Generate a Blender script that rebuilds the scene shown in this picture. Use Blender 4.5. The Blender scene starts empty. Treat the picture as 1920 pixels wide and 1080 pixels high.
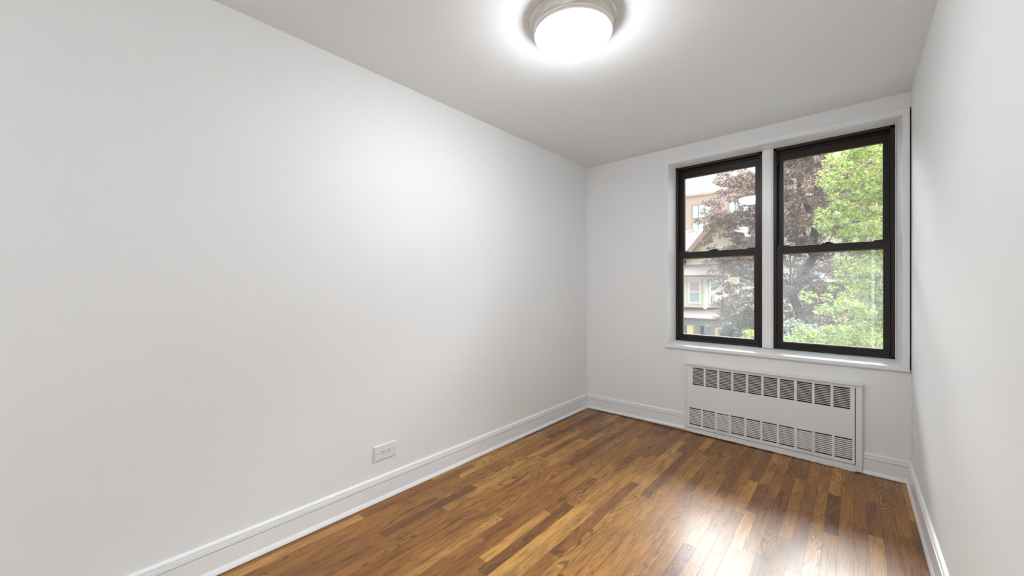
import bpy, bmesh, math, random
import numpy as np
from mathutils import Vector, Matrix
S = bpy.context.scene
COL = S.collection
random.seed(7)

# ------------------------------------------------------------------ camera
F = 716.0; VX = 1600.0
YAW = math.atan((VX-960)/F)
CH = 1.272
cd = bpy.data.cameras.new('camera'); cam = bpy.data.objects.new('camera', cd); COL.objects.link(cam)
cd.sensor_width = 36; cd.lens = F/1920*36; cd.clip_start = 0.02; cd.clip_end = 500
cam.location = (0, 0, CH); cam.rotation_euler = (math.pi/2, 0, YAW)
S.camera = cam
# ------------------------------------------------------------------ view
S.view_settings.view_transform = 'Standard'; S.view_settings.look = 'None'
S.view_settings.gamma = 1; S.view_settings.use_curve_mapping = False
S.view_settings.exposure = 1.45
# ------------------------------------------------------------------ overcast sky, brighter overhead
w = bpy.data.worlds.new('overcast_sky'); S.world = w; w.use_nodes = True
nt = w.node_tree; nt.nodes.clear()
def wn(t): return nt.nodes.new(t)
tc = wn('ShaderNodeTexCoord'); sx = wn('ShaderNodeSeparateXYZ'); rp = wn('ShaderNodeValToRGB')
bg = wn('ShaderNodeBackground'); wo = wn('ShaderNodeOutputWorld')
nt.links.new(tc.outputs['Generated'], sx.inputs[0]); nt.links.new(sx.outputs['Z'], rp.inputs[0])
SKY = [(0.0, .41), (0.27, .41), (0.45, .6), (1.0, .8)]
e = rp.color_ramp.elements
while len(e) < len(SKY): e.new(.5)
for q, (p, v) in zip(e, SKY):
    q.position = p; q.color = (v/3*.965, v/3*.985, v/3*1.0, 1)
# the sun glowing through thin high cloud over the street
GA, GE, GLOW, GP = math.radians(20), math.radians(43), 20.0, 2.2
vd = wn('ShaderNodeVectorMath'); vd.operation = 'DOT_PRODUCT'; nt.links.new(tc.outputs['Generated'], vd.inputs[0])
vd.inputs[1].default_value = (math.sin(GA)*math.cos(GE), math.cos(GA)*math.cos(GE), math.sin(GE))
mxm = wn('ShaderNodeMath'); mxm.operation = 'MAXIMUM'; nt.links.new(vd.outputs['Value'], mxm.inputs[0]); mxm.inputs[1].default_value = 0
pw = wn('ShaderNodeMath'); pw.operation = 'POWER'; nt.links.new(mxm.outputs[0], pw.inputs[0]); pw.inputs[1].default_value = GP
mr = wn('ShaderNodeMapRange'); mr.interpolation_type = 'SMOOTHSTEP'; nt.links.new(sx.outputs['Z'], mr.inputs['Value'])
mr.inputs['From Min'].default_value = .285; mr.inputs['From Max'].default_value = .47
ml = wn('ShaderNodeMath'); ml.operation = 'MULTIPLY'; nt.links.new(pw.outputs[0], ml.inputs[0]); nt.links.new(mr.outputs[0], ml.inputs[1])
vs = wn('ShaderNodeVectorMath'); vs.operation = 'SCALE'; nt.links.new(rp.outputs[0], vs.inputs[0]); vs.inputs['Scale'].default_value = 3
v2 = wn('ShaderNodeVectorMath'); v2.operation = 'SCALE'; v2.inputs[0].default_value = (GLOW*.92, GLOW*.97, GLOW*1.03); nt.links.new(ml.outputs[0], v2.inputs['Scale'])
va = wn('ShaderNodeVectorMath'); va.operation = 'ADD'; nt.links.new(vs.outputs[0], va.inputs[0]); nt.links.new(v2.outputs[0], va.inputs[1])
bg.inputs[1].default_value = 1
nt.links.new(va.outputs[0], bg.inputs[0]); nt.links.new(bg.outputs[0], wo.inputs[0])
# ------------------------------------------------------------------ lights
def lamp(name, kind, loc, rot, energy, col=(1, 1, 1), **kw):
    l = bpy.data.lights.new(name, kind); l.energy = energy; l.color = col
    for k, v in kw.items(): setattr(l, k, v)
    o = bpy.data.objects.new(name, l); COL.objects.link(o); o.location = loc; o.rotation_euler = rot
    return o
# hazy sun, high behind this building: it lights the trees and fronts across the street
lamp('hazy_sun', 'SUN', (0, -20, 30), (math.radians(47), 0, math.radians(22)), 0.15, (1, .95, .86), angle=math.radians(12))
# unseen area fill added behind the camera to lift the near walls
lamp('rear_fill_light', 'AREA', (0.27, -2.3, 1.15), (math.radians(90), 0, math.radians(90)), 14, (.84, .93, 1), shape='RECTANGLE', size=1.6, size_y=2.1)
pl = lamp('window_portal', 'AREA', (-0.512, 3.84, 1.58), (math.radians(-90), 0, 0), 1, shape='RECTANGLE', size=1.5, size_y=1.66)
pl.data.cycles.is_portal = True

# ================================================================== materials
def mat(name, col=(.8, .8, .8), rough=.5, metal=0, spec=.5, bump=0, bscale=60, var=0, vscale=3, emit=0, ecol=None):
    m = bpy.data.materials.new(name); m.use_nodes = True; n = m.node_tree; b = n.nodes['Principled BSDF']
    b.inputs['Base Color'].default_value = (*col, 1); b.inputs['Roughness'].default_value = rough
    b.inputs['Metallic'].default_value = metal; b.inputs['Specular IOR Level'].default_value = spec
    g = n.nodes.new('ShaderNodeTexCoord')
    if bump:
        t = n.nodes.new('ShaderNodeTexNoise'); t.inputs['Scale'].default_value = bscale; t.inputs['Detail'].default_value = 4
        n.links.new(g.outputs['Object'], t.inputs['Vector'])
        bp = n.nodes.new('ShaderNodeBump'); bp.inputs['Strength'].default_value = bump; bp.inputs['Distance'].default_value = .002
        n.links.new(t.outputs['Fac'], bp.inputs['Height']); n.links.new(bp.outputs[0], b.inputs['Normal'])
    t = n.nodes.new('ShaderNodeTexNoise'); t.inputs['Scale'].default_value = vscale; t.inputs['Detail'].default_value = 3
    n.links.new(g.outputs['Object'], t.inputs['Vector'])
    mx = n.nodes.new('ShaderNodeMix'); mx.data_type = 'RGBA'
    mx.inputs['A'].default_value = (*[c*(1-var) for c in col], 1); mx.inputs['B'].default_value = (*[min(1, c*(1+var)) for c in col], 1)
    n.links.new(t.outputs['Fac'], mx.inputs['Factor']); n.links.new(mx.outputs['Result'], b.inputs['Base Color'])
    if emit:
        b.inputs['Emission Color'].default_value = (*(ecol or col), 1); b.inputs['Emission Strength'].default_value = emit
    return m
def srgb(r, g, b):
    f = lambda c: (c/255/12.92 if c/255 <= .04045 else ((c/255+.055)/1.055)**2.4)
    return (f(r), f(g), f(b))

M = {}
M['wall'] = mat('white_wall_paint', (.89, .89, .885), .55, bump=.12, bscale=35, var=.01)
M['ceiling'] = mat('flat_ceiling_paint', (.90, .90, .895), .8, bump=.05, bscale=30, var=.01)
M['trim'] = mat('white_trim_gloss', (.90, .90, .90), .28, bump=.06, bscale=25, var=.01)
M['rad'] = mat('painted_steel_white', (.87, .87, .85), .4, bump=.15, bscale=30, var=.02)
M['brown'] = mat('bronze_brown_aluminium', (.020, .012, .010), .35, spec=.35, bump=.05, bscale=80, var=.35, vscale=12)
M['dark'] = mat('painted_cavity_shade', (.02, .018, .02), .8)  # dark colour stands in for shade inside the crack and the niche
M['fin'] = mat('convector_fins', (.10, .07, .08), .6, metal=.3)
M['nickel'] = mat('brushed_nickel', (.62, .58, .53), .38, metal=1)
M['chrome'] = mat('bright_ring_metal', (.93, .91, .86), .35)
M['plastic'] = mat('white_outlet_plastic', (.84, .84, .84), .3)
M['slot'] = mat('black_slot', (.03, .03, .03), .7)
M['screw'] = mat('painted_screw', (.55, .55, .55), .35, metal=.5)

def glass_mat(name, haze):
    m = bpy.data.materials.new(name); m.use_nodes = True; n = m.node_tree; n.nodes.clear()
    o = n.nodes.new('ShaderNodeOutputMaterial'); tr = n.nodes.new('ShaderNodeBsdfTransparent'); gl = n.nodes.new('ShaderNodeBsdfGlossy')
    gl.inputs['Roughness'].default_value = .0; tr.inputs[0].default_value = (.96, .98, .97, 1)
    fr = n.nodes.new('ShaderNodeFresnel'); fr.inputs[0].default_value = 1.5
    mx = n.nodes.new('ShaderNodeMixShader'); n.links.new(fr.outputs[0], mx.inputs[0]); n.links.new(tr.outputs[0], mx.inputs[1]); n.links.new(gl.outputs[0], mx.inputs[2])
    df = n.nodes.new('ShaderNodeBsdfTranslucent'); df.inputs[0].default_value = (.9, .93, .93, 1)
    g = n.nodes.new('ShaderNodeTexCoord'); t = n.nodes.new('ShaderNodeTexNoise'); t.inputs['Scale'].default_value = 3; t.inputs['Detail'].default_value = 3
    n.links.new(g.outputs['Object'], t.inputs['Vector'])
    mr = n.nodes.new('ShaderNodeMapRange'); mr.inputs['From Min'].default_value = .35; mr.inputs['From Max'].default_value = .65
    mr.inputs['To Min'].default_value = haze*.75; mr.inputs['To Max'].default_value = haze*1.25
    n.links.new(t.outputs['Fac'], mr.inputs['Value'])
    m2 = n.nodes.new('ShaderNodeMixShader'); n.links.new(mr.outputs[0], m2.inputs[0]); n.links.new(mx.outputs[0], m2.inputs[1]); n.links.new(df.outputs[0], m2.inputs[2])
    n.links.new(m2.outputs[0], o.inputs[0]); return m
M['glass'] = glass_mat('clear_window_glass', .006)
M['glass_dusty'] = glass_mat('dusty_window_glass', .02)

def floor_mat():
    m = bpy.data.materials.new('oak_strip_floor'); m.use_nodes = True; n = m.node_tree; L = n.links; b = n.nodes['Principled BSDF']
    def mth(op, a, c=None, d=None):
        q = n.nodes.new('ShaderNodeMath'); q.operation = op
        for i, v in enumerate((a, c, d)):
            if v is None: continue
            if isinstance(v, (int, float)): q.inputs[i].default_value = v
            else: L.new(v, q.inputs[i])
        return q.outputs[0]
    def comb(x, y, z=0):
        q = n.nodes.new('ShaderNodeCombineXYZ')
        for i, v in enumerate((x, y, z)):
            if isinstance(v, (int, float)): q.inputs[i].default_value = v
            else: L.new(v, q.inputs[i])
        return q.outputs[0]
    def wnz(vec):
        q = n.nodes.new('ShaderNodeTexWhiteNoise'); q.noise_dimensions = '3D'; L.new(vec, q.inputs['Vector']); return q.outputs['Value']
    def noise(vec, sc=1, det=2, ro=.5, dist=0):
        q = n.nodes.new('ShaderNodeTexNoise'); L.new(vec, q.inputs['Vector']); q.inputs['Scale'].default_value = sc; q.inputs['Detail'].default_value = det
        q.inputs['Roughness'].default_value = ro; q.inputs['Distortion'].default_value = dist; return q.outputs['Fac']
    def ramp(f, els):
        q = n.nodes.new('ShaderNodeValToRGB'); L.new(f, q.inputs[0]); ee = q.color_ramp.elements
        while len(ee) < len(els): ee.new(.5)
        for k, (p, c) in zip(ee, els): k.position = p; k.color = (*c, 1)
        return q.outputs[0]
    def mix(f, a, c, mode='MIX'):
        q = n.nodes.new('ShaderNodeMix'); q.data_type = 'RGBA'; q.blend_type = mode
        for nm, v in (('Factor', f), ('A', a), ('B', c)):
            if isinstance(v, (int, float)): q.inputs[nm].default_value = v
            elif isinstance(v, tuple): q.inputs[nm].default_value = (*v, 1)
            else: L.new(v, q.inputs[nm])
        return q.outputs['Result']
    g = n.nodes.new('ShaderNodeNewGeometry'); sp = n.nodes.new('ShaderNodeSeparateXYZ'); L.new(g.outputs['Position'], sp.inputs[0])
    X, Y = sp.outputs['X'], sp.outputs['Y']
    W = .0575
    xs = mth('DIVIDE', X, W); row = mth('FLOOR', xs); fx = mth('FRACT', xs)
    r1 = wnz(comb(row, 3.1)); r2 = wnz(comb(row, 11.7))
    plen = mth('MULTIPLY_ADD', r1, .75, .40)
    py = mth('DIVIDE', mth('MULTIPLY_ADD', r2, 9.0, mth('ADD', Y, 20)), plen)
    pid = mth('FLOOR', py); fy = mth('FRACT', py)
    h1 = wnz(comb(row, pid, 1.3)); h2 = wnz(comb(row, pid, 7.9)); h3 = wnz(comb(row, pid, 17.2))
    base = ramp(h1, [(0, srgb(112, 70, 34)), (.10, srgb(136, 88, 40)), (.4, srgb(156, 105, 47)), (.75, srgb(170, 118, 54)), (1, srgb(192, 142, 74))])
    off = mth('MULTIPLY', h2, 37.0)
    # pores: fine streaks along the board
    st = noise(comb(mth('MULTIPLY', X, 250), mth('MULTIPLY', Y, 9), off), 1, 4, .65)
    stc = ramp(st, [(.32, (.36, .31, .26)), (.46, (.90, .89, .87)), (.7, (1.22, 1.2, 1.16))])
    c = mix(1.0, base, stc, 'MULTIPLY')
    # broad tone drifting along a board
    bt = noise(comb(mth('MULTIPLY', X, 14), mth('MULTIPLY', Y, 3.2), off), 1, 3, .6, .6)
    c = mix(1.0, c, ramp(bt, [(.3, (.66, .62, .6)), (.52, (1, 1, 1)), (.72, (1.22, 1.2, 1.15))]), 'MULTIPLY')
    # cathedral grain: contour lines of a stretched field
    cf = noise(comb(mth('MULTIPLY', X, 11), mth('MULTIPLY', Y, 1.5), mth('ADD', off, 5)), 1, 1.5, .4, .35)
    ws = mth('SINE', mth('MULTIPLY', cf, 105))
    wl = ramp(ws, [(.0, (0, 0, 0)), (.55, (0, 0, 0)), (.98, (1, 1, 1))])
    amt = mth('MULTIPLY', mth('POWER', h3, 1.5), .75)
    c = mix(mth('MULTIPLY', wl, amt), c, srgb(66, 38, 20))
    # seams
    ex = mth('MINIMUM', fx, mth('SUBTRACT', 1, fx)); ey = mth('MULTIPLY', mth('MINIMUM', fy, mth('SUBTRACT', 1, fy)), mth('DIVIDE', plen, W))
    ed = mth('MINIMUM', ex, ey)
    sm = n.nodes.new('ShaderNodeMapRange'); L.new(ed, sm.inputs['Value']); sm.inputs['From Min'].default_value = .008; sm.inputs['From Max'].default_value = .028
    sm.inputs['To Min'].default_value = .7; sm.inputs['To Max'].default_value = 0
    c = mix(sm.outputs[0], c, srgb(52, 30, 17))
    # old dark stain blotches in the boards
    bl = noise(comb(mth('MULTIPLY', X, 5), mth('MULTIPLY', Y, 2.3), 3.3), 1, 2, .5)
    c = mix(ramp(bl, [(.60, (0, 0, 0)), (.75, (.35, .35, .35))]), c, srgb(88, 56, 38))
    L.new(c, b.inputs['Base Color'])
    rr = noise(comb(mth('MULTIPLY', X, 9), mth('MULTIPLY', Y, 4), 0), 1, 3, .6)
    rm = n.nodes.new('ShaderNodeMapRange'); L.new(rr, rm.inputs['Value']); rm.inputs['To Min'].default_value = .36; rm.inputs['To Max'].default_value = .5
    L.new(rm.outputs[0], b.inputs['Roughness'])
    b.inputs['Specular IOR Level'].default_value = .4
    b.inputs['Coat Weight'].default_value = .2; b.inputs['Coat Roughness'].default_value = .22
    hb = mth('SUBTRACT', mth('MULTIPLY', st, .25), mth('MULTIPLY', sm.outputs[0], 1.0))
    hb = mth('ADD', hb, mth('MULTIPLY', noise(comb(mth('MULTIPLY', X, 30), mth('MULTIPLY', Y, 12), 0), 1, 2), .8))
    bp = n.nodes.new('ShaderNodeBump'); bp.inputs['Strength'].default_value = .22; bp.inputs['Distance'].default_value = .0015
    L.new(hb, bp.inputs['Height']); L.new(bp.outputs[0], b.inputs['Normal']); L.new(bp.outputs[0], b.inputs['Coat Normal'])
    return m
M['floor'] = floor_mat()

# ================================================================== mesh helpers
def obj(name, bm, m, parent=None, smooth=False, bevel=0, seg=2):
    me = bpy.data.meshes.new(name); bmesh.ops.recalc_face_normals(bm, faces=bm.faces[:]); bm.to_mesh(me); bm.free()
    for mm in (m if isinstance(m, (list, tuple)) else [m]): me.materials.append(mm)
    o = bpy.data.objects.new(name, me); COL.objects.link(o)
    if parent: o.parent = parent
    if smooth:
        for p in me.polygons: p.use_smooth = True
    if bevel:
        d = o.modifiers.new('bevel', 'BEVEL'); d.width = bevel; d.segments = seg; d.limit_method = 'ANGLE'; d.angle_limit = math.radians(40)
    return o
def empty(name, loc=(0, 0, 0), rz=0):
    o = bpy.data.objects.new(name, None); COL.objects.link(o); o.location = loc; o.rotation_euler = (0, 0, rz); o.empty_display_size = .1; return o
def tag(o, label, cat, group=None, kind=None):
    o['label'] = label; o['category'] = cat
    if group: o['group'] = group
    if kind: o['kind'] = kind
    return o
def struct(o, label=None, cat=None):
    o['kind'] = 'structure'
    if label: o['label'] = label
    if cat: o['category'] = cat
    return o
def box(bm, x0, x1, y0, y1, z0, z1):
    v = [bm.verts.new(p) for p in ((x0,y0,z0),(x1,y0,z0),(x1,y1,z0),(x0,y1,z0),(x0,y0,z1),(x1,y0,z1),(x1,y1,z1),(x0,y1,z1))]
    for f in ((0,3,2,1),(4,5,6,7),(0,1,5,4),(1,2,6,5),(2,3,7,6),(3,0,4,7)): bm.faces.new([v[i] for i in f])
def boxes(*bs):
    bm = bmesh.new()
    for b in bs: box(bm, *b)
    return bm
def prism(bm, pts, a, b, axis):
    """profile pts (2D) extruded from a to b along axis: 'x' -> (p=y,q=z), 'y' -> (x,z), 'z' -> (x,y)"""
    def P(p, q, t): return {'x': (t, p, q), 'y': (p, t, q), 'z': (p, q, t)}[axis]
    A = [bm.verts.new(P(p, q, a)) for p, q in pts]; B = [bm.verts.new(P(p, q, b)) for p, q in pts]
    n = len(pts)
    for i in range(n): bm.faces.new((A[i], A[(i+1) % n], B[(i+1) % n], B[i]))
    bm.faces.new(A[::-1]); bm.faces.new(B)
def lathe(bm, prof, c=(0, 0, 0), n=96, close=False):
    rings = []
    for r, z in prof:
        if r < 1e-6: rings.append([bm.verts.new((c[0], c[1], c[2]+z))])
        else: rings.append([bm.verts.new((c[0]+r*math.cos(2*math.pi*k/n), c[1]+r*math.sin(2*math.pi*k/n), c[2]+z)) for k in range(n)])
    for a, b in zip(rings, rings[1:]):
        for k in range(n):
            k2 = (k+1) % n
            if len(a) == 1 and len(b) == 1: continue
            if len(a) == 1: bm.faces.new((a[0], b[k], b[k2]))
            elif len(b) == 1: bm.faces.new((a[k], b[0], a[k2]))
            else: bm.faces.new((a[k], b[k], b[k2], a[k2]))
def tube(bm, pts, rad, n=8):
    rings = []
    for i, p in enumerate(pts):
        p = Vector(p); d = (Vector(pts[min(i+1, len(pts)-1)])-Vector(pts[max(i-1, 0)])).normalized()
        u = d.orthogonal().normalized(); v = d.cross(u); r = rad[i] if isinstance(rad, (list, tuple)) else rad
        rings.append([bm.verts.new(p+u*r*math.cos(2*math.pi*k/n)+v*r*math.sin(2*math.pi*k/n)) for k in range(n)])
    for a, b in zip(rings, rings[1:]):
        for k in range(n): bm.faces.new((a[k], a[(k+1) % n], b[(k+1) % n], b[k]))
    bm.faces.new(rings[0][::-1]); bm.faces.new(rings[-1])

# ================================================================== room
XL, XR, YF, YN, H = -2.12, 0.28, 3.575, -3.5, 2.55
TW = .30     # outer wall thickness
struct(obj('floor', boxes((XL-.1, XR+.1, YN-.1, YF+TW, -.15, 0)), M['floor']), 'stained oak strip floor of the empty room', 'floor')
struct(obj('ceiling', boxes((XL-.1, XR+.1, YN-.1, YF+TW, H, H+.15)), M['ceiling']))
struct(obj('wall_left', boxes((XL-.1, XL, YN-.1, YF+TW, 0, H)), M['wall']))
struct(obj('wall_right', boxes((XR, XR+.1, YN-.1, YF+TW, 0, H)), M['wall']))
struct(obj('wall_near', boxes((XL, XR, YN-.1, YN, 0, H)), M['wall']))
# far wall with the window opening, the convector niche and the open crack beside the casing
OX0, OX1, OZ0, OZ1 = -1.262, 0.238, 0.757, 2.401
NX0, NX1, NZ1 = -1.09, 0.02, .60
SX = .2735
y0, y1 = YF, YF+TW
struct(obj('wall_far', boxes(
    (XL, XR, y0, y1, 2.447, H), (XL, OX0-.02, y0, y1, NZ1, 2.447), (OX0-.02, SX, y0, y1, OZ1+.02, 2.447),
    (OX1+.02, SX, y0, y1, OZ0-.02, OZ1+.02), (XL, SX, y0, y1, NZ1, OZ0-.02) if False else (OX0-.02, SX, y0, y1, NZ1, OZ0-.02),
    (XL, NX0, y0, y1, 0, NZ1), (NX1, XR, y0, y1, 0, NZ1), (SX, XR, y0, y1, NZ1, .735),
    (NX0, NX1, YF+.16, y1, 0, NZ1), (SX, XR, YF+.09, y1, .735, 2.447)), M['wall']))
struct(obj('crack_shade_strip', boxes((SX, XR, YF+.03, YF+.09, .735, 2.447)), M['dark']), 'dark strip painting the shade in the crack between the window casing and the right wall', 'painted shade')  # dark box set back in the open slit to paint its shade

# baseboards: tall board, small cap moulding, flared shoe
PROF = [(0, 0), (.019, 0), (.019, .0035), (.0265, .0035), (.026, .010), (.022, .020), (.0175, .027), (.0165, .030), (.0165, .1035), (.0105, .1040), (.0105, .1068), (.0175, .1078), (.0178, .112), (.0165, .1265), (.0095, .1275),
        (.0095, .1300), (.0135, .1312), (.0125, .138), (.009, .142), (.004, .1445), (0, .1455)]
bm = bmesh.new(); prism(bm, [(XL+p, q) for p, q in PROF], YN, YF, 'y'); struct(obj('baseboard_left', bm, M['trim']))
bm = bmesh.new(); prism(bm, [(XR-p, q) for p, q in PROF], YN, YF, 'y'); struct(obj('baseboard_right', bm, M['trim']))
bm = bmesh.new(); prism(bm, [(YF-p, q) for p, q in PROF], XL+.001, -1.120, 'x')
for v in bm.verts: v.co.z += (v.co.x-XL)*.016
struct(obj('baseboard_far', bm, M['trim']))
bm = bmesh.new(); prism(bm, [(YF-p, q) for p, q in PROF], .047, XR-.001, 'x'); struct(obj('baseboard_far_right', bm, M['trim']))

# casing round the opening
CX0, CX1, CZ0, CZ1 = -1.300, .2730, .727, 2.444
yc = 3.553
YW = 3.700    # face of the brown frames
def frame_bm(x0, x1, z0, z1, ix0, ix1, iz0, iz1, ya, yb):
    bm = boxes((x0, x1, ya, yb, iz1, z1), (x0, x1, ya, yb, z0, iz0), (x0, ix0, ya, yb, iz0, iz1), (ix1, x1, ya, yb, iz0, iz1)); return bm
struct(obj('trim_1', frame_bm(CX0, CX1, CZ0, CZ1, OX0-.004, OX1+.004, OZ0-.004, OZ1+.004, yc, YF+.004), M['trim'], bevel=.004), 'white casing around the pair of windows', 'trim')
# splayed lining of the recess
bm = bmesh.new()
A = [(OX0-.002, yc+.002, OZ0-.002), (OX1+.002, yc+.002, OZ0-.002), (OX1+.002, yc+.002, OZ1+.002), (OX0-.002, yc+.002, OZ1+.002)]
B = [(-1.243, YW+.012, .785), (.218, YW+.012, .785), (.218, YW+.012, 2.393), (-1.243, YW+.012, 2.393)]
Cc = [(OX0-.019, yc+.01, OZ0-.019), (OX1+.019, yc+.01, OZ0-.019), (OX1+.019, yc+.01, OZ1+.019), (OX0-.019, yc+.01, OZ1+.019)]
Dd = [(OX0-.019, YF+.27, OZ0-.019), (OX1+.019, YF+.27, OZ0-.019), (OX1+.019, YF+.27, OZ1+.019), (OX0-.019, YF+.27, OZ1+.019)]
Ee = [(-1.243, YF+.27, .785), (.218, YF+.27, .785), (.218, YF+.27, 2.393), (-1.243, YF+.27, 2.393)]
R = [[bm.verts.new(p) for p in r] for r in (A, B, Ee, Dd, Cc)]
for i in range(5):
    a, b = R[i], R[(i+1) % 5]
    for k in range(4): bm.faces.new((a[k], a[(k+1) % 4], b[(k+1) % 4], b[k]))
struct(obj('trim_2', bm, M['trim']), 'white lining and sill of the window recess', 'trim')
# inner bead round the frames, and the mullion
bm = frame_bm(-1.243, .232, .760, 2.393, -1.2435, .2215, .7855, 2.3925, YW-.018, YW+.01)
bm.free()
bm = boxes((.205, .222, YW-.02, YW+.01, .786, 2.392))
F1 = (-1.243, -.556); F2 = (-.480, .214); FZ = (.785, 2.393)
bm.free()
bm = boxes((F1[1], F2[0], YW-.008, YF+.26, FZ[0]-.001, FZ[1]+.001), (F1[1]+.010, F2[0]-.010, YW-.020, YW-.008, FZ[0]-.001, FZ[1]+.001))
struct(obj('trim_3', bm, M['trim'], bevel=.002), 'white mullion post between the two windows', 'trim')
bm = boxes((F2[1], .2185, YW-.004, YF+.26, FZ[0], FZ[1]))
struct(obj('trim_5', bm, M['trim']))

def window(name, x0, x1, lock_x, label):
    z0, z1 = FZ
    root = empty(name, ((x0+x1)/2, YW, z0)); struct(root, label, 'window')
    ox, oy, oz = root.location
    def pc(nm, bs, m, par=root, bevel=.0015, kind=True, **kw):
        bm = boxes(*[(a-ox, b-ox, c-oy, d-oy, e_-oz, f-oz) for a, b, c, d, e_, f in bs]); return obj(nm, bm, m, par, bevel=bevel, **kw)
    fw = .021
    # outer frame with its deep jamb and blind stop
    pc('window_frame', [(x0, x1, YW, YW+.012, z1-fw, z1), (x0, x1, YW, YW+.012, z0, z0+.012), (x0, x0+fw, YW, YW+.012, z0, z1), (x1-fw, x1, YW, YW+.012, z0, z1),
        (x0, x1, YW+.01, YW+.115, z1-.012, z1), (x0, x1, YW+.01, YW+.115, z0, z0+.012), (x0, x0+.012, YW+.01, YW+.115, z0, z1), (x1-.012, x1, YW+.01, YW+.115, z0, z1),
        (x0+.01, x0+.030, YW+.046, YW+.054, z0, z1), (x1-.030, x1-.01, YW+.046, YW+.054, z0, z1),
        (x0+.01, x1-.01, YW+.042, YW+.054, z1-.036, z1-.01)], M['brown'])
    gx0, gx1 = x0+.061, x1-.059
    zm0, zm1, gb, gt = 1.547, 1.604, .846, 2.300
    ya, yb = YW+.010, YW+.042
    s = pc('lower_sash', [(x0+fw+.0012, gx0, ya, yb, z0+.014, zm1), (gx1, x1-fw-.0012, ya, yb, z0+.014, zm1), (gx0, gx1, ya, yb, zm0, zm1), (gx0, gx1, ya, yb, z0+.014, gb)], M['brown'])
    pc('glass', [(gx0-.002, gx1+.002, ya+.014, ya+.018, gb-.002, zm0+.002)], M['glass_dusty'], s, bevel=0)
    # lift rail along the bottom
    pc('lift_rail', [(x0+fw+.002, x1-fw-.002, ya-.017, ya, gb-.013, gb-.008), (x0+fw+.002, x1-fw-.002, ya-.017, ya-.014, gb-.008, gb-.003)], M['brown'], s, bevel=.001)
    for k in (0, 1):
        a = x0+fw+.001 if k == 0 else x1-fw-.085
        l = pc('tilt_latch', [(a, a+.084, ya+.004, yb-.002, zm1, zm1+.008)], M['brown'], s)
    pc('sash_lock', [(lock_x-.034, lock_x+.034, ya+.003, yb, zm1, zm1+.009), (lock_x-.012, lock_x+.020, ya+.006, yb-.004, zm1+.009, zm1+.017)], M['brown'], s, bevel=.003)
    ya, yb = YW+.056, YW+.088
    s = pc('upper_sash', [(x0+.0135, gx0+.0, ya, yb, zm0-.005, z1-.0135), (gx1, x1-.0135, ya, yb, zm0-.005, z1-.0135), (gx0, gx1, ya, yb, zm0-.005, zm1-.02), (gx0, gx1, ya, yb, gt, z1-.0135)], M['brown'])
    pc('glass', [(gx0-.002, gx1+.002, ya+.014, ya+.018, zm1-.022, gt+.002)], M['glass'], s, bevel=0)
    for k in (0, 1):
        a = x0+fw-.004 if k == 0 else x1-fw-.008
        pc('balance_shoe', [(a, a+.012, YW+.014, YW+.03, 2.26, 2.345)], M['brown'], root)
    return root
window('window_1', F1[0], F1[1], -.92, 'left of the two brown double-hung windows')
window('window_2', F2[0], F2[1], -.145, 'right of the two brown double-hung windows')

# ================================================================== convector cover
rc = empty('radiator_cover', (-.535, YF, 0)); tag(rc, 'low white painted steel radiator cover with two rows of louvred slots under the windows', 'radiator cover')
def rb(name, bs, m, par=rc, bevel=.001, **kw):
    ox, oy, oz = rc.location
    return obj(name, boxes(*[(a-ox, b-ox, c-oy, d-oy, e_-oz, f-oz) for a, b, c, d, e_, f in bs]), m, par, bevel=bevel, **kw)
RX0, RX1 = -1.117, .046
YR = 3.547
rb('surround', [(RX0, RX0+.016, YR-.003, YF-.0005, .012, .597), (RX1-.034, RX1, YR-.003, YF-.0005, .006, .597), (RX0, RX1, YR-.001, YR+.010, .582, .597)], M['rad'], bevel=.0025)
rb('lid', [(RX0-.004, RX1+.004, YR-.012, YF-.0005, .597, .6185)], M['rad'], bevel=.004)
# base rail with a slightly ragged painted lower edge
bm = bmesh.new(); N = 90; ox, oy, oz = rc.location
rr = random.Random(3); prev = None
for i in range(N+1):
    x = RX0+.016+(RX1-.034-RX0-.016)*i/N-ox; zb = .0125-.010*i/N+rr.uniform(-.0022, .0022)
    vs = [bm.verts.new(p) for p in ((x, YR-.006-oy, zb), (x, YR-.006-oy, .046), (x, YF-.001-oy, .046), (x, YF-.001-oy, zb))]
    if prev:
        for k in range(4): bm.faces.new((prev[k], prev[(k+1) % 4], vs[(k+1) % 4], vs[k]))
    else: bm.faces.new(vs)
    prev = vs
bm.faces.new(prev[::-1])
obj('base_rail', bm, M['rad'], rc)
PX0, PX1, PZ0, PZ1 = RX0+.0175, RX1-.0385, .0505, .5815
yp0, yp1 = YR, YR+.0022
U0, U1, UZ0, UZ1, UP, UW = -1.049, -.018, .428, .576, .10475, .0895
L0, LZ0, LZ1, LP, LW = -1.076, .076, .223, .1085, .0945
bs = [(PX0, PX1, yp0, yp1, UZ1, PZ1), (PX0, PX1, yp0, yp1, LZ1, UZ0), (PX0, PX1, yp0, yp1, PZ0, LZ0)]
def slots(bs, xs, wdt, z0, z1, n, hs, x0, x1, skip=()):
    prev = x0
    for x in xs:
        bs.append((prev, x, yp0, yp1, z0, z1)); prev = x+wdt
    bs.append((prev, x1, yp0, yp1, z0, z1))
    p = (z1-z0)/n
    for i, x in enumerate(xs):
        if i in skip: continue
        for k in range(n-1):
            zc = z0+p*(k+1)
            bs.append((x, x+wdt, yp0, yp1, zc-(p-hs)/2, zc+(p-hs)/2))
ux = [U0+UP*i for i in range(10)]; lx = [L0+LP*i for i in range(10)]
slots(bs, ux, UW, UZ0, UZ1, 12, .0075, PX0, PX1)
slots(bs, lx, LW, LZ0, LZ1, 11, .0050, PX0, PX1)
rb('front_panel', bs, M['rad'], bevel=0)
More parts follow.
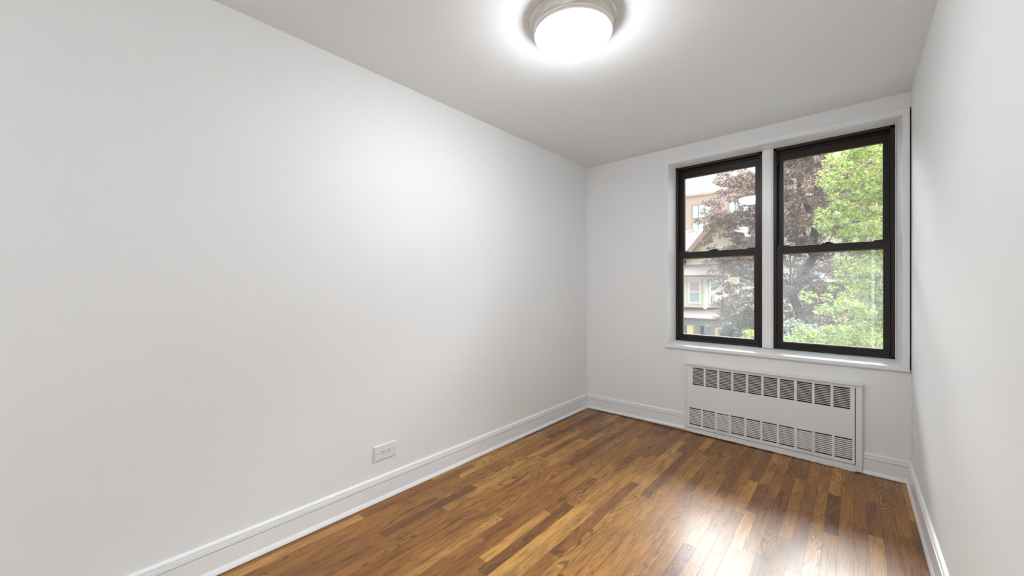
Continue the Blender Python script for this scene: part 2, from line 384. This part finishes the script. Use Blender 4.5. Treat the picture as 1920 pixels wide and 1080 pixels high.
for i in (2, 7):
    x = lx[i]; a, b = x-.006, x+LW+.006; z0, z1 = LZ0-.010, LZ1+.008; yy = YR-.0065
    bs = [(a, b, yy, yy+.0022, LZ1, z1), (a, b, yy, yy+.0022, z0, LZ0), (a, x+.003, yy, yy+.0022, LZ0, LZ1), (x+LW-.003, b, yy, yy+.0022, LZ0, LZ1),
          (a, a+.0015, yy+.0022, YR, z0, z1), (b-.0015, b, yy+.0022, YR, z0, z1), (a+.0015, b-.0015, yy+.0022, YR, z1-.0015, z1), (a+.0015, b-.0015, yy+.0022, YR, z0, z0+.0015)]
    q = (LZ1-LZ0)/11
    for k in range(10):
        zc = LZ0+q*(k+1); bs.append((x+.003, x+LW-.003, yy, yy+.0022, zc-(q-.0042)/2, zc+(q-.0042)/2))
    rb('access_door', bs, M['rad'], bevel=0)
# lining whose dark colour paints the shade behind the slots, and the finned element
rb('housing', [(NX0, NX1, YF+.145, YF+.158, .002, .598), (NX0+.001, NX0+.012, YF+.001, YF+.15, .002, .598), (NX1-.012, NX1-.001, YF+.001, YF+.15, .002, .598),
    (NX0+.001, NX1-.001, YF+.001, YF+.15, .586, .598), (NX0+.001, NX1-.001, YR+.012, YF+.15, .002, .008)], M['dark'], bevel=0)
fb = [(NX0+.03, NX1-.03, YF+.05, YF+.10, .30, .33)]
fb += [(NX0+.05+.012*k, NX0+.0515+.012*k, YF+.02, YF+.13, .26, .37) for k in range(84)]
rb('finned_element', fb, M['fin'], bevel=0)

# ================================================================== outlets
def outlet(name, loc, rz, roll, label):
    """plate lies in local XZ, faces local -Y; long side along Z before roll"""
    r = empty(name, loc); r.rotation_euler = (0, roll, rz); r.rotation_mode = 'XYZ'
    r.rotation_euler = (Matrix.Rotation(rz, 4, 'Z') @ Matrix.Rotation(roll, 4, 'Y')).to_euler()
    tag(r, label, 'outlet', 'duplex outlets low on the walls')
    w_, h_, t = .0445, .073, .0075
    bm = bmesh.new()
    v0 = [bm.verts.new((sx*w_, 0, sz*h_)) for sx, sz in ((-1, -1), (1, -1), (1, 1), (-1, 1))]
    v1 = [bm.verts.new((sx*w_, -t*.55, sz*h_)) for sx, sz in ((-1, -1), (1, -1), (1, 1), (-1, 1))]
    v2 = [bm.verts.new((sx*(w_-.004), -t, sz*(h_-.004))) for sx, sz in ((-1, -1), (1, -1), (1, 1), (-1, 1))]
    for a, b in ((v0, v1), (v1, v2)):
        for k in range(4): bm.faces.new((a[k], a[(k+1) % 4], b[(k+1) % 4], b[k]))
    bm.faces.new(v2); bm.faces.new(v0[::-1])
    obj('cover_plate', bm, M['plastic'], r)
    for s in (-1, 1):
        bm = bmesh.new(); n = 28; pts = []
        for k in range(n):
            a = 2*math.pi*k/n; pts.append((max(-.0145, min(.0145, .0172*math.cos(a))), s*.0195+.0165*math.sin(a)))
        prism(bm, pts, -t-.0018, -t+.0005, 'y'); rec = obj('receptacle', bm, M['plastic'], r)
        bm = boxes((-.0078, -.0055, -t-.0021, -t-.0017, s*.0195-.001, s*.0195+.008), (.0052, .0075, -t-.0021, -t-.0017, s*.0195+.0, s*.0195+.0075))
        prism(bm, [(.003*math.cos(2*math.pi*k/12), s*.0195-.0075+.003*math.sin(2*math.pi*k/12)) for k in range(12)], -t-.0021, -t-.0017, 'y')
        obj('slots', bm, M['slot'], rec)
    for z in (-.0595, .0595):
        bm = bmesh.new(); prism(bm, [(.0033*math.cos(2*math.pi*k/16), z+.0033*math.sin(2*math.pi*k/16)) for k in range(16)], -t-.001, -t+.0003, 'y')
        obj('screw', bm, M['screw'], r)
    return r
# left wall faces +X : local -Y -> +X  => rz = 90deg ; lies on its side
outlet('wall_outlet', (XL, 1.2145, .284), math.radians(90), math.radians(-90), 'white duplex outlet mounted sideways on the left wall above the baseboard')
outlet('wall_outlet', (XR, 3.325, .325), math.radians(-90), 0, 'white upright outlet at the right wall beside the radiator corner')

# ================================================================== ceiling lamp
LC = (-1.0, 1.555)
lp = empty('ceiling_lamp', (LC[0], LC[1], H)); tag(lp, 'round flush ceiling lamp with frosted dome and brushed nickel pan', 'ceiling lamp')
bm = bmesh.new(); lathe(bm, [(0, 0), (.205, 0), (.2055, -.003), (.203, -.005), (.197, -.006), (.192, -.014), (.189, -.028), (.1865, -.048), (.184, -.050), (0, -.050)]); obj('metal_pan', bm, M['nickel'], lp, smooth=True)
for i, (r, z) in enumerate(((.1885, -.056), (.1840, -.067))):
    bm = bmesh.new()
    lathe(bm, [(r-.02, z+.006), (r-.003, z+.006), (r, z+.003), (r, z-.003), (r-.003, z-.0055), (r-.02, z-.0055), (r-.02, z+.006)]); obj('trim_ring', bm, M['chrome'], lp, smooth=True)
bm = bmesh.new()
pr = [(.165, -.06), (0.1725, -.0725)]
for k in range(1, 15):
    a = math.radians(90*k/14); pr.append((0.1725*math.cos(a)**.52 if k < 14 else 0, -.074-.066*math.sin(a)**1.15))
lathe(bm, pr)
M['dome'] = mat('lit_frosted_glass', (.86, .85, .80), .25, emit=22, ecol=(.88, .94, 1))
obj('glass_dome', bm, M['dome'], lp, smooth=True)

# ================================================================== outside, across the street
cs, sn = math.cos(YAW), math.sin(YAW)
def at(u, v, Y):
    """world point at depth Y whose surveyed bearing is image column u and row v"""
    du = u-960; x = -F*sn+du*cs; y = F*cs+du*sn; return Vector((x/y*Y, Y, CH+(540-v)/y*Y))
GZ = -3.35
M['grass'] = mat('street_grass', srgb(66, 78, 48), .9, var=.3, vscale=2)
M['road'] = mat('asphalt', srgb(78, 78, 80), .85, var=.15, vscale=5)
M['siding'] = None
def siding_mat(name, col, pitch=.14):
    m = bpy.data.materials.new(name); m.use_nodes = True; n = m.node_tree; b = n.nodes['Principled BSDF']; b.inputs['Roughness'].default_value = .8; b.inputs['Specular IOR Level'].default_value = .15
    g = n.nodes.new('ShaderNodeNewGeometry'); s = n.nodes.new('ShaderNodeSeparateXYZ'); n.links.new(g.outputs['Position'], s.inputs[0])
    d = n.nodes.new('ShaderNodeMath'); d.operation = 'DIVIDE'; n.links.new(s.outputs['Z'], d.inputs[0]); d.inputs[1].default_value = pitch
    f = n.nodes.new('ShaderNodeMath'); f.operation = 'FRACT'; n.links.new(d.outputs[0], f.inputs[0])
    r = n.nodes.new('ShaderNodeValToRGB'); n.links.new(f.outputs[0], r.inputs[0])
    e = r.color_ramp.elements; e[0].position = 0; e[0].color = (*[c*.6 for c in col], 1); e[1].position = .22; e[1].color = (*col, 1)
    n.links.new(r.outputs[0], b.inputs['Base Color']); bp = n.nodes.new('ShaderNodeBump'); bp.inputs['Distance'].default_value = .02
    n.links.new(f.outputs[0], bp.inputs['Height']); bp.invert = True; n.links.new(bp.outputs[0], b.inputs['Normal']); return m
def brick_mat(name, c1, c2, mortar, sc, bw=.5, rh=.25):
    m = bpy.data.materials.new(name); m.use_nodes = True; n = m.node_tree; b = n.nodes['Principled BSDF']; b.inputs['Roughness'].default_value = .95; b.inputs['Specular IOR Level'].default_value = .08
    g = n.nodes.new('ShaderNodeTexCoord'); s = n.nodes.new('ShaderNodeSeparateXYZ'); n.links.new(g.outputs['Object'], s.inputs[0])
    ad = n.nodes.new('ShaderNodeMath'); n.links.new(s.outputs['X'], ad.inputs[0]); n.links.new(s.outputs['Y'], ad.inputs[1])
    c = n.nodes.new('ShaderNodeCombineXYZ'); n.links.new(ad.outputs[0], c.inputs[0]); n.links.new(s.outputs['Z'], c.inputs[1])
    t = n.nodes.new('ShaderNodeTexBrick'); n.links.new(c.outputs[0], t.inputs['Vector']); t.inputs['Scale'].default_value = sc
    t.inputs['Color1'].default_value = (*c1, 1); t.inputs['Color2'].default_value = (*c2, 1); t.inputs['Mortar'].default_value = (*mortar, 1); t.inputs['Mortar Size'].default_value = .012
    t.inputs['Brick Width'].default_value = bw; t.inputs['Row Height'].default_value = rh
    n.links.new(t.outputs['Color'], b.inputs['Base Color']); return m
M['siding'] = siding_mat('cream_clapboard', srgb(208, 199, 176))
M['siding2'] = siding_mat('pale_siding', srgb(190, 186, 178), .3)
M['brick'] = brick_mat('salmon_brick', srgb(190, 162, 156), srgb(178, 150, 144), srgb(182, 172, 168), 3)
M['shingle'] = brick_mat('pinkish_shingle', srgb(104, 90, 87), srgb(90, 78, 76), srgb(74, 64, 63), 3)
M['white'] = mat('white_house_trim', srgb(215, 212, 206), .5)
M['rake'] = mat('mauve_rake_board', srgb(150, 118, 118), .6)
M['tan'] = mat('tan_column_paint', srgb(226, 196, 150), .6)
M['teal'] = mat('porch_shade_tint', srgb(96, 120, 122), .7, var=.2, vscale=1)  # teal-grey puts the shadow under the porch into the wall colour
M['pane'] = mat('house_window_pane', srgb(150, 165, 170), .1, spec=.8)
M['curtain'] = mat('dusty_pink_curtain', srgb(190, 150, 150), .9)
M['beam'] = mat('grey_porch_beam', srgb(140, 140, 146), .6)

bm = boxes((-140, 140, 5, 160, GZ-.3, GZ)); struct(obj('ground', bm, M['grass']), 'grassy ground across the street', 'ground')
bm = boxes((-140, 140, 8, 16, GZ, GZ+.02)); struct(obj('street', bm, M['road']), 'asphalt street below the windows', 'street')

# --- cream clapboard house
HY = 27.0
hs = empty('house', (at(1310, 540, HY).x, HY, GZ)); tag(hs, 'cream clapboard house with bay window and columned porch seen through left window', 'house')
def hobj(name, bm, m, par=hs, **kw):
    bm.transform(Matrix.Translation(-hs.location)); return obj(name, bm, m, par, **kw)
X = lambda u, Y=HY: at(u, 540, Y).x
Z = lambda u, v, Y=HY: at(u, v, Y).z
x_l, x_pk = X(1262), X(1349); x_r = x_pk+(x_pk-X(1290))+1.2
zE = Z(1284, 485); zP = Z(1349, 410)
x_e = X(1286)
slope = (zP-zE)/(x_pk-x_e)
# main block with gable facing the street
bm = bmesh.new()
prism(bm, [(x_e, GZ), (2*x_pk-x_e, GZ), (2*x_pk-x_e, zE), (x_pk, zP), (x_e, zE)], HY, HY+9, 'y')
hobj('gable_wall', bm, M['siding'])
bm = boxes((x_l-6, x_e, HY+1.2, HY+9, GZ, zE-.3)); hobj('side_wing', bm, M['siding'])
# roof: front gable slabs and the wing's roof rising behind
bm = bmesh.new(); t = .22
for s in (-1, 1):
    xa = x_pk+s*(x_pk-x_e)*-1*-1; xa = x_pk+s*(x_pk-x_e+.5); za = zP-slope*(x_pk-x_e+.5)
    prism(bm, [(x_pk, zP+.04), (xa, za+.04), (xa, za+t), (x_pk, zP+t+.08)], HY-.45, HY+9.2, 'y')
hobj('gable_roof', bm, M['shingle'])
bm = bmesh.new()
for s in (-1, 1):
    xa = x_pk+s*(x_pk-x_e+.5); za = zP-slope*(x_pk-x_e+.5)
    prism(bm, [(x_pk, zP-.22), (xa, za-.22), (xa, za+t-.02), (x_pk, zP+t+.05)], HY-.53, HY-.46, 'y')
hobj('rake_board', bm, M['rake'])
bm = bmesh.new(); zr = Z(1286, 436, HY+5)
prism(bm, [(HY+.6, zE-.45), (HY+5, zr), (HY+9.4, zE-.45), (HY+9.4, zE-.3), (HY+5, zr+.18), (HY+.6, zE-.3)], x_l-6.5, x_pk-1.2, 'x')
hobj('wing_roof', bm, M['shingle'])
# skirt roof over the bay
bm = bmesh.new()
za, zb = Z(1290, 502, HY-.9), Z(1290, 516, HY-1.6)
xa, xb = X(1258, HY-1.4), X(1349, HY-1.2)
prism(bm, [(HY+.02, za+.25), (HY-1.75, zb), (HY-1.75, zb-.12), (HY+.02, zb-.12)], xa, xb, 'x'); hobj('skirt_roof', bm, M['shingle'])
bm = boxes((xa, xb, HY-1.74, HY-1.62, zb-.27, zb-.10), (xa, xb, HY-1.6, HY, zb-.2, zb-.12)); hobj('fascia', bm, M['rake'])
# bay
YB = HY-1.3
bx0, bx1 = X(1262, YB), X(1322.5, YB); zbt, zbb = zb-.15, Z(1300, 576, YB)
side = .95
bm = bmesh.new(); prism(bm, [(bx0, YB), (bx1, YB), (bx1+side, HY), (bx0-side, HY)], zbb, zbt, 'z'); hobj('bay', bm, M['siding'])
for xq in (bx1-.10, bx0-.05): hobj('corner_post', boxes((xq, xq+.15, YB-.03, YB+.08, zbb-.1, zbt)), M['white'])
def hwin(x0, x1, z0, z1, Y, curtain=False, ac=False, M4=None):
    bm = boxes((x0-.1, x1+.1, Y-.05, Y+.02, z1, z1+.12), (x0-.1, x1+.1, Y-.05, Y+.02, z0-.12, z0), (x0-.1, x0, Y-.05, Y+.02, z0, z1), (x1, x1+.1, Y-.05, Y+.02, z0, z1), (x0, x1, Y-.035, Y+.02, (z0+z1)/2-.04, (z0+z1)/2+.04))
    pb = boxes((x0, x1, Y-.02, Y+.01, z0, z1))
    cb = boxes((x0+.05, x1-.02, Y-.028, Y-.021, (z0+z1)/2+.04, z1-.12)) if curtain else None
    ab = boxes((x0+.1, x1-.05, Y-.35, Y-.02, z0, z0+.45)) if ac else None
    if M4 is not None:
        for q in (bm, pb, ab):
            if q: q.transform(M4)
    f = hobj('house_window', bm, M['white']); hobj('pane', pb, M['pane'], f)
    if cb: hobj('curtain', cb, M['curtain'], f)
    if ab: hobj('air_conditioner', ab, M['white'], f)
hwin(X(1294, YB), X(1311.5, YB), Z(1302, 566, YB), Z(1302, 528, YB), YB, curtain=True)
# window on the slanted side of the bay
L_ = math.hypot(side, HY-YB); ang = math.atan2(HY-YB, side)
M4 = Matrix.Translation((bx1, YB, 0)) @ Matrix.Rotation(ang, 4, 'Z')
hwin(.35, L_-.25, Z(1335, 567, YB+.6), Z(1335, 528, YB+.6), 0, ac=True, M4=M4)
hwin(X(1386), X(1402), Z(1300, 560), Z(1300, 520), HY)
hwin(x_pk-.5, x_pk+.5, zP-3.0, zP-1.9, HY)
# porch
YPc = HY-3.4
pz1, pz0 = zbb-.02, Z(1300, 598, YPc)
px0, px1 = X(1240, YPc), X(1405, YPc)
bm = bmesh.new(); prism(bm, [(HY, pz1), (YPc-.3, pz0+.08), (YPc-.3, pz0-.06), (HY, pz0-.06)], px0, px1, 'x'); hobj('porch_roof', bm, M['shingle'])
bm = boxes((px0+.1, px1-.1, YPc-.1, YPc+.15, pz0-.36, pz0-.06)); hobj('porch_beam', bm, M['beam'])
for u in (1252, 1295.5, 1348, 1398):
    x = X(u, YPc); bm = boxes((x-.17, x+.17, YPc-.15, YPc+.19, GZ+.6, pz0-.36)); hobj('porch_column', bm, M['tan'])
bm = boxes((px0, px1, YPc-.2, HY, GZ, GZ+.6)); hobj('porch_deck', bm, M['beam'])
bm = boxes((px0+.2, px1-.2, HY-.05, HY-.001, GZ+.6, pz0-.1)); hobj('porch_wall', bm, M['teal'])  # sheet on the house front carrying the painted porch shade
for u in (1305, 1330):
    x = X(u); bm = boxes((x-.5, x+.5, HY-.10, HY-.05, GZ+1.3, pz0-.5)); hobj('porch_window', bm, M['pane'])

# --- neighbouring pale house behind the beech
nb = empty('house', (X(1500, 30), 30, GZ)); tag(nb, 'pale sided house mostly hidden behind the copper beech', 'house')
bm = boxes((-1.0, 6.0, 0, 9, 0, 9.0)); obj('wall', bm, M['siding2'], nb)
bm = bmesh.new(); prism(bm, [(-1.3, 8.9), (6.5, 8.9), (2.6, 10.9)], -.4, 9.4, 'y'); obj('roof', bm, M['shingle'], nb)
for x in (.6, 2.6, 4.6):
    for z in (1.6, 5.2):
        bm = boxes((x-.55, x+.55, -.05, .02, z-.1, z+1.6)); f = obj('house_window', bm, M['white'], nb)
        bm = boxes((x-.45, x+.45, -.07, -.051, z, z+1.5)); obj('pane', bm, M['pane'], f)

# --- brick apartment block
AY = 66.0
a0 = at(1286, 370, AY)
ab = empty('apartment_building', (a0.x, AY, GZ), math.radians(6)); tag(ab, 'salmon brick apartment block rising behind the cream house', 'building')
top = a0.z-GZ
bm = boxes((-.2, 26, 0, 14, 0, top)); obj('brick_wall', bm, M['brick'], ab)
bm = boxes((-.35, 26.2, -.15, 14.2, top, top+.3)); obj('parapet', bm, M['brick'], ab)
px = AY/765.0
M['apane'] = mat('pale_window_pane', srgb(190, 196, 200), .15)
for r in range(5):
    for cgrp in range(5):
        xx = 1.0+cgrp*5.2; wz = top-1.55-r*2.9; hh = 2.0; ww = 2.75
        f = obj('apartment_window', boxes((xx-.1, xx+ww+.1, -.06, .02, wz-hh-.12, wz-hh), (xx-.1, xx+ww+.1, -.06, .02, wz, wz+.12), *[(xx+ww*k/3-.07, xx+ww*k/3+.07, -.06, .02, wz-hh, wz) for k in range(4)]), M['beam'], ab)
        obj('pane', boxes((xx, xx+ww, -.03, .01, wz-hh, wz)), M['apane'], f)

# ================================================================== trees
def leaf_mat(name, cols, trans, dens=.5):
    m = bpy.data.materials.new(name); m.use_nodes = True; n = m.node_tree; b = n.nodes['Principled BSDF']
    g = n.nodes.new('ShaderNodeNewGeometry'); r = n.nodes.new('ShaderNodeValToRGB'); n.links.new(g.outputs['Random Per Island'], r.inputs[0])
    e = r.color_ramp.elements
    while len(e) < len(cols): e.new(.5)
    for i, c in enumerate(cols): e[i].position = i/(len(cols)-1); e[i].color = (*[q*dens for q in c], 1)
    n.links.new(r.outputs[0], b.inputs['Base Color']); b.inputs['Roughness'].default_value = .55; b.inputs['Specular IOR Level'].default_value = .3
    t = n.nodes.new('ShaderNodeBsdfTranslucent'); n.links.new(r.outputs[0], t.inputs[0])
    mx = n.nodes.new('ShaderNodeMixShader'); mx.inputs[0].default_value = trans
    n.links.new(b.outputs[0], mx.inputs[1]); n.links.new(t.outputs[0], mx.inputs[2]); n.links.new(mx.outputs[0], n.nodes['Material Output'].inputs[0]); return m
M['bark'] = mat('grey_bark', srgb(62, 55, 50), .95, spec=.1, bump=.5, bscale=10, var=.25, vscale=6)
M['beech'] = leaf_mat('copper_beech_leaf', [srgb(60, 44, 50), srgb(118, 80, 76), srgb(88, 92, 72), srgb(164, 118, 100), srgb(108, 92, 80), srgb(132, 112, 104), srgb(196, 154, 140)], .35, .7)
M['maple'] = leaf_mat('yellow_green_leaf', [srgb(84, 112, 58), srgb(112, 138, 70), srgb(138, 160, 82), srgb(160, 172, 84), srgb(196, 172, 72)], .36, .72)
M['bush'] = leaf_mat('grey_green_leaf', [srgb(100, 118, 100), srgb(130, 148, 128), srgb(150, 160, 140)], .3)

def leaves(name, centers, radii, counts, size, m, parent, seed, flat=.55, loc=(0, 0, 0)):
    rg = np.random.default_rng(seed)
    P = []
    for c, r, k in zip(centers, radii, counts):
        d = rg.normal(size=(k, 3)); d /= np.linalg.norm(d, axis=1)[:, None]
        rad = r*(.35+.65*rg.random(k)**.6)
        p = d*rad[:, None]*np.array([1, 1, flat]); P.append(np.array(c)+p)
    P = np.concatenate(P)-np.array(loc); n = len(P)
    # each leaf: a folded pointed blade of five vertices
    nrm = rg.normal(size=(n, 3))*np.array([.8, .8, .6])+np.array([0, -.2, .8]); nrm /= np.linalg.norm(nrm, axis=1)[:, None]
    t = rg.normal(size=(n, 3)); t -= (t*nrm).sum(1)[:, None]*nrm; t /= np.linalg.norm(t, axis=1)[:, None]; b = np.cross(nrm, t)
    s = size*(.65+.7*rg.random(n))[:, None]
    V = np.stack([P-t*s*.5, P+b*s*.30+nrm*s*.10, P+t*s*.55, P-b*s*.30+nrm*s*.10], 1).reshape(-1, 3)
    me = bpy.data.meshes.new(name); me.vertices.add(n*4); me.vertices.foreach_set('co', V.astype(np.float32).ravel())
    q = np.arange(n)*4
    Fi = np.stack([q, q+1, q+2, q, q+2, q+3], 1).ravel()
    me.loops.add(n*6); me.loops.foreach_set('vertex_index', Fi.astype(np.int32)); me.polygons.add(n*2)
    me.polygons.foreach_set('loop_start', (np.arange(n*2)*3).astype(np.int32)); me.polygons.foreach_set('loop_total', np.full(n*2, 3, np.int32))
    me.update(); me.validate(); me.materials.append(m)
    o = bpy.data.objects.new(name, me); COL.objects.link(o); o.parent = parent; return o

def tree(name, label, base, height, spread, clumps, lsize, m, seed, trunk_r, density, flat=.55, nbranch=60):
    root = empty(name, base); tag(root, label, 'tree')
    rg = random.Random(seed); bm = bmesh.new(); B = Vector(base)
    tp = [(rg.uniform(-.12, .12)*i, rg.uniform(-.12, .12)*i, height*.85*i/7) for i in range(8)]
    tube(bm, tp, [trunk_r*(1-.11*i) for i in range(8)], 10)
    obj('trunk', bm, M['bark'], root, smooth=True)
    bm = bmesh.new()
    cen, rad, cnt = [], [], []
    step = max(1, len(clumps)//nbranch)
    for ci, (c, r) in enumerate(clumps):
        c = Vector(c); d = c-B
        k = max(1, min(6, int(d.z/height*7*.75))); s = Vector(tp[k]); 
        mid = (s+d)/2+Vector((rg.uniform(-.3, .3), rg.uniform(-.3, .3), rg.uniform(-.1, .35)))
        rr = trunk_r*.11*min(1, r)
        if ci % step == 0:
            wob = lambda q: Vector((rg.uniform(-q, q), rg.uniform(-q, q), rg.uniform(-q, q)))
            tube(bm, [s, (s*.75+mid*.25)+wob(.1), (s*.4+mid*.6)+wob(.2), mid, (mid*.6+d*.4)+wob(.15), (mid*.25+d*.75)+wob(.12), d], [rr*1.2, rr, rr*.8, rr*.6, rr*.4, rr*.25, rr*.1], 5)
        for j in range(1 if ci % step == 0 else 0):
            a = rg.uniform(0, 6.28); q = d+Vector((math.cos(a), math.sin(a), rg.uniform(-.3, .5)))*r*.75
            tube(bm, [(mid+d)/2, (mid+d)/4+q/2, q], [rr*.35, rr*.22, rr*.08], 4)
        # a spray is a handful of small flattened pads of leaves
        npad = max(3, int(8*r))
        for j in range(npad):
            a = rg.uniform(0, 6.28); rho = r*math.sqrt(rg.random())*.95; pr_ = r*rg.uniform(.22, .42)
            cen.append((c.x+math.cos(a)*rho, c.y+math.sin(a)*rho, c.z+rg.uniform(-.55, .55)*r*flat*1.3)); rad.append(pr_)
            cnt.append(int(density*pr_*pr_)+4)
    obj('branches', bm, M['bark'], root)
    fo = leaves('foliage', cen, rad, cnt, lsize, m, root, seed, flat, base)
    fo['kind'] = 'stuff'
    return root, sum(cnt)

# copper beech: broad crown filling the middle of the view
by = 20.6
bb = at(1502, 540, by); bbase = (bb.x, by, GZ)
rg = random.Random(21); cl = []
ztop = CH+.365*by
for i in range(250):
    rel = rg.random()
    z = CH-3.2+(ztop-CH+3.2)*rel
    R_ = 3.75*math.sqrt(max(0.02, 1-(rel*1.0-.38)**2*2.0))
    a = rg.uniform(0, 6.283); rho = R_*math.sqrt(rg.uniform(.1, 1))
    cl.append(((bb.x+math.cos(a)*rho, by+math.sin(a)*rho*.8, z), rg.uniform(.5, .95)))
for u, v, r in [(1362,318,.35),(1352,338,.3),(1365,332,.4),(1372,350,.4),(1358,362,.3),(1346,392,.35),(1334,404,.35),(1322,412,.32),(1312,424,.25),(1300,433,.14),(1330,425,.4),(1342,415,.45),(1345,440,.4),(1338,455,.4),(1350,465,.4),(1335,468,.3),
                (1328,492,.25),(1345,498,.4),(1358,480,.4),(1340,520,.28),(1355,530,.4),(1349,545,.3),(1352,568,.35),(1346,585,.3),(1362,592,.4),(1370,560,.45)]:
    cl.append((tuple(at(u, v, by+rg.uniform(-1.4, 1.0))), r*1.35))
for i in range(85):
    cl.append((tuple(at(rg.uniform(1355, 1440), rg.uniform(318, 605), by+rg.uniform(-1.5, 1.5))), rg.uniform(.4, .7)))
for i in range(35):
    cl.append((tuple(at(rg.uniform(1450, 1600), rg.uniform(530, 605), by+rg.uniform(-1.8, 1.8))), rg.uniform(.4, .7)))
for i in range(150):
    cl.append((tuple(at(rg.uniform(1448, 1630), rg.uniform(262, 590), by+rg.uniform(-1.8, 1.8))), rg.uniform(.4, .75)))
print('beech', tree('copper_beech_tree', 'broad copper beech tree with purplish brown leaves in both windows', bbase, ztop-GZ, 4, cl, .078, M['beech'], 5, .24, 1500)[1])

# yellow-green maple, nearer, on the right
my = 9.0
mb = at(1640, 540, my); mbase = (mb.x+.75, my+.1, GZ)
spots = [(1640,262,.6),(1600,278,.5),(1575,300,.42),(1590,325,.5),(1625,300,.6),(1650,335,.6),(1610,350,.5),(1585,358,.34),(1640,375,.6),(1600,385,.45),(1565,400,.38),(1575,425,.45),(1555,425,.25),
         (1615,420,.5),(1655,410,.6),(1640,450,.55),(1605,450,.4),(1625,482,.5),(1655,490,.6),(1600,505,.38),(1598,530,.38),(1640,525,.55),(1520,560,.24),(1545,572,.3),(1575,566,.36),(1610,560,.5),(1650,570,.6),
         (1600,590,.42),(1640,605,.6),(1500,628,.3),(1530,622,.34),(1565,612,.4),(1590,632,.5),(1545,645,.42),(1625,645,.6),(1660,640,.6),(1510,652,.4),(1600,670,.6),(1560,672,.5),(1690,560,.7),(1700,450,.7),(1700,350,.7),(1690,280,.7),(1700,640,.7)]
cl = []; rg = random.Random(9)
for u, v, r in spots:
    for k in range(3):
        Yq = my+rg.uniform(-.8, 1.0); p = at(u+rg.uniform(-4, 4), v+rg.uniform(-4, 4), Yq)
        cl.append((tuple(p), r*.70*Yq/8))
print('maple', tree('maple_tree', 'bright yellow-green maple tree at the right of the right window', mbase, 7.2, 2, cl, .05, M['maple'], 6, .11, 4300, .75, 30)[1])

# further trees that close the view behind
for k, (u, Y, r, hgt, lab) in enumerate(((1600, 50, 7.5, 16, 'distant brownish tree behind the pale house and the maple'),)):
    c = at(u, 540, Y); rg = random.Random(40+k); cl = []
    for i in range(70):
        a = rg.uniform(0, 6.283); z = rg.uniform(.15, 1); rho = r*math.sqrt(rg.random())*math.sqrt(max(.05, 1-(z-.45)**2*2.2))
        cl.append(((c.x+math.cos(a)*rho, Y+math.sin(a)*rho, GZ+hgt*z), rg.uniform(.9, 1.5)))
    tree('background_tree', lab, (c.x, Y, GZ), hgt, r, cl, .26, M['beech'], 60+k, .3, 60)
# low shrubs by the pavement
for k, (u, Y, r, mm, lab) in enumerate(((1366, 22.6, .42, 'bush', 'grey-green shrub low in the left window beside the porch'), (1400, 15.0, .35, 'maple', 'small yellow-green bush at the lower right of the left window'), (1510, 14.8, 1.0, 'bush', 'grey-green shrub low in the right window under the beech'))):
    c = at(u, 540, Y); zt = at(u, (604, 620, 600)[k], Y).z; rg = random.Random(80+k)
    root = empty('shrub', (c.x, Y, GZ)); tag(root, lab, 'shrub')
    cen = []; rad = []; cnt = []
    for i in range(60):
        a = rg.uniform(0, 6.283); z = rg.random(); rho = r*math.sqrt(rg.random())*(1-.5*z*z)
        cen.append((c.x+math.cos(a)*rho, Y+math.sin(a)*rho, GZ+(zt-GZ)*(.05+.9*z))); rad.append(.45 if r > 1 else .3); cnt.append(70)
    leaves('foliage', cen, rad, cnt, .12, M[mm], root, 90+k, .8, (c.x, Y, GZ))['kind'] = 'stuff'
    bm = bmesh.new()
    for i in range(7):
        a = i*.9; tube(bm, [(0, 0, 0), (math.cos(a)*r*.3, math.sin(a)*r*.3, (zt-GZ)*.5), (math.cos(a)*r*.5, math.sin(a)*r*.5, (zt-GZ)*.85)], [.04, .025, .01], 5)
    obj('stems', bm, M['bark'], root)
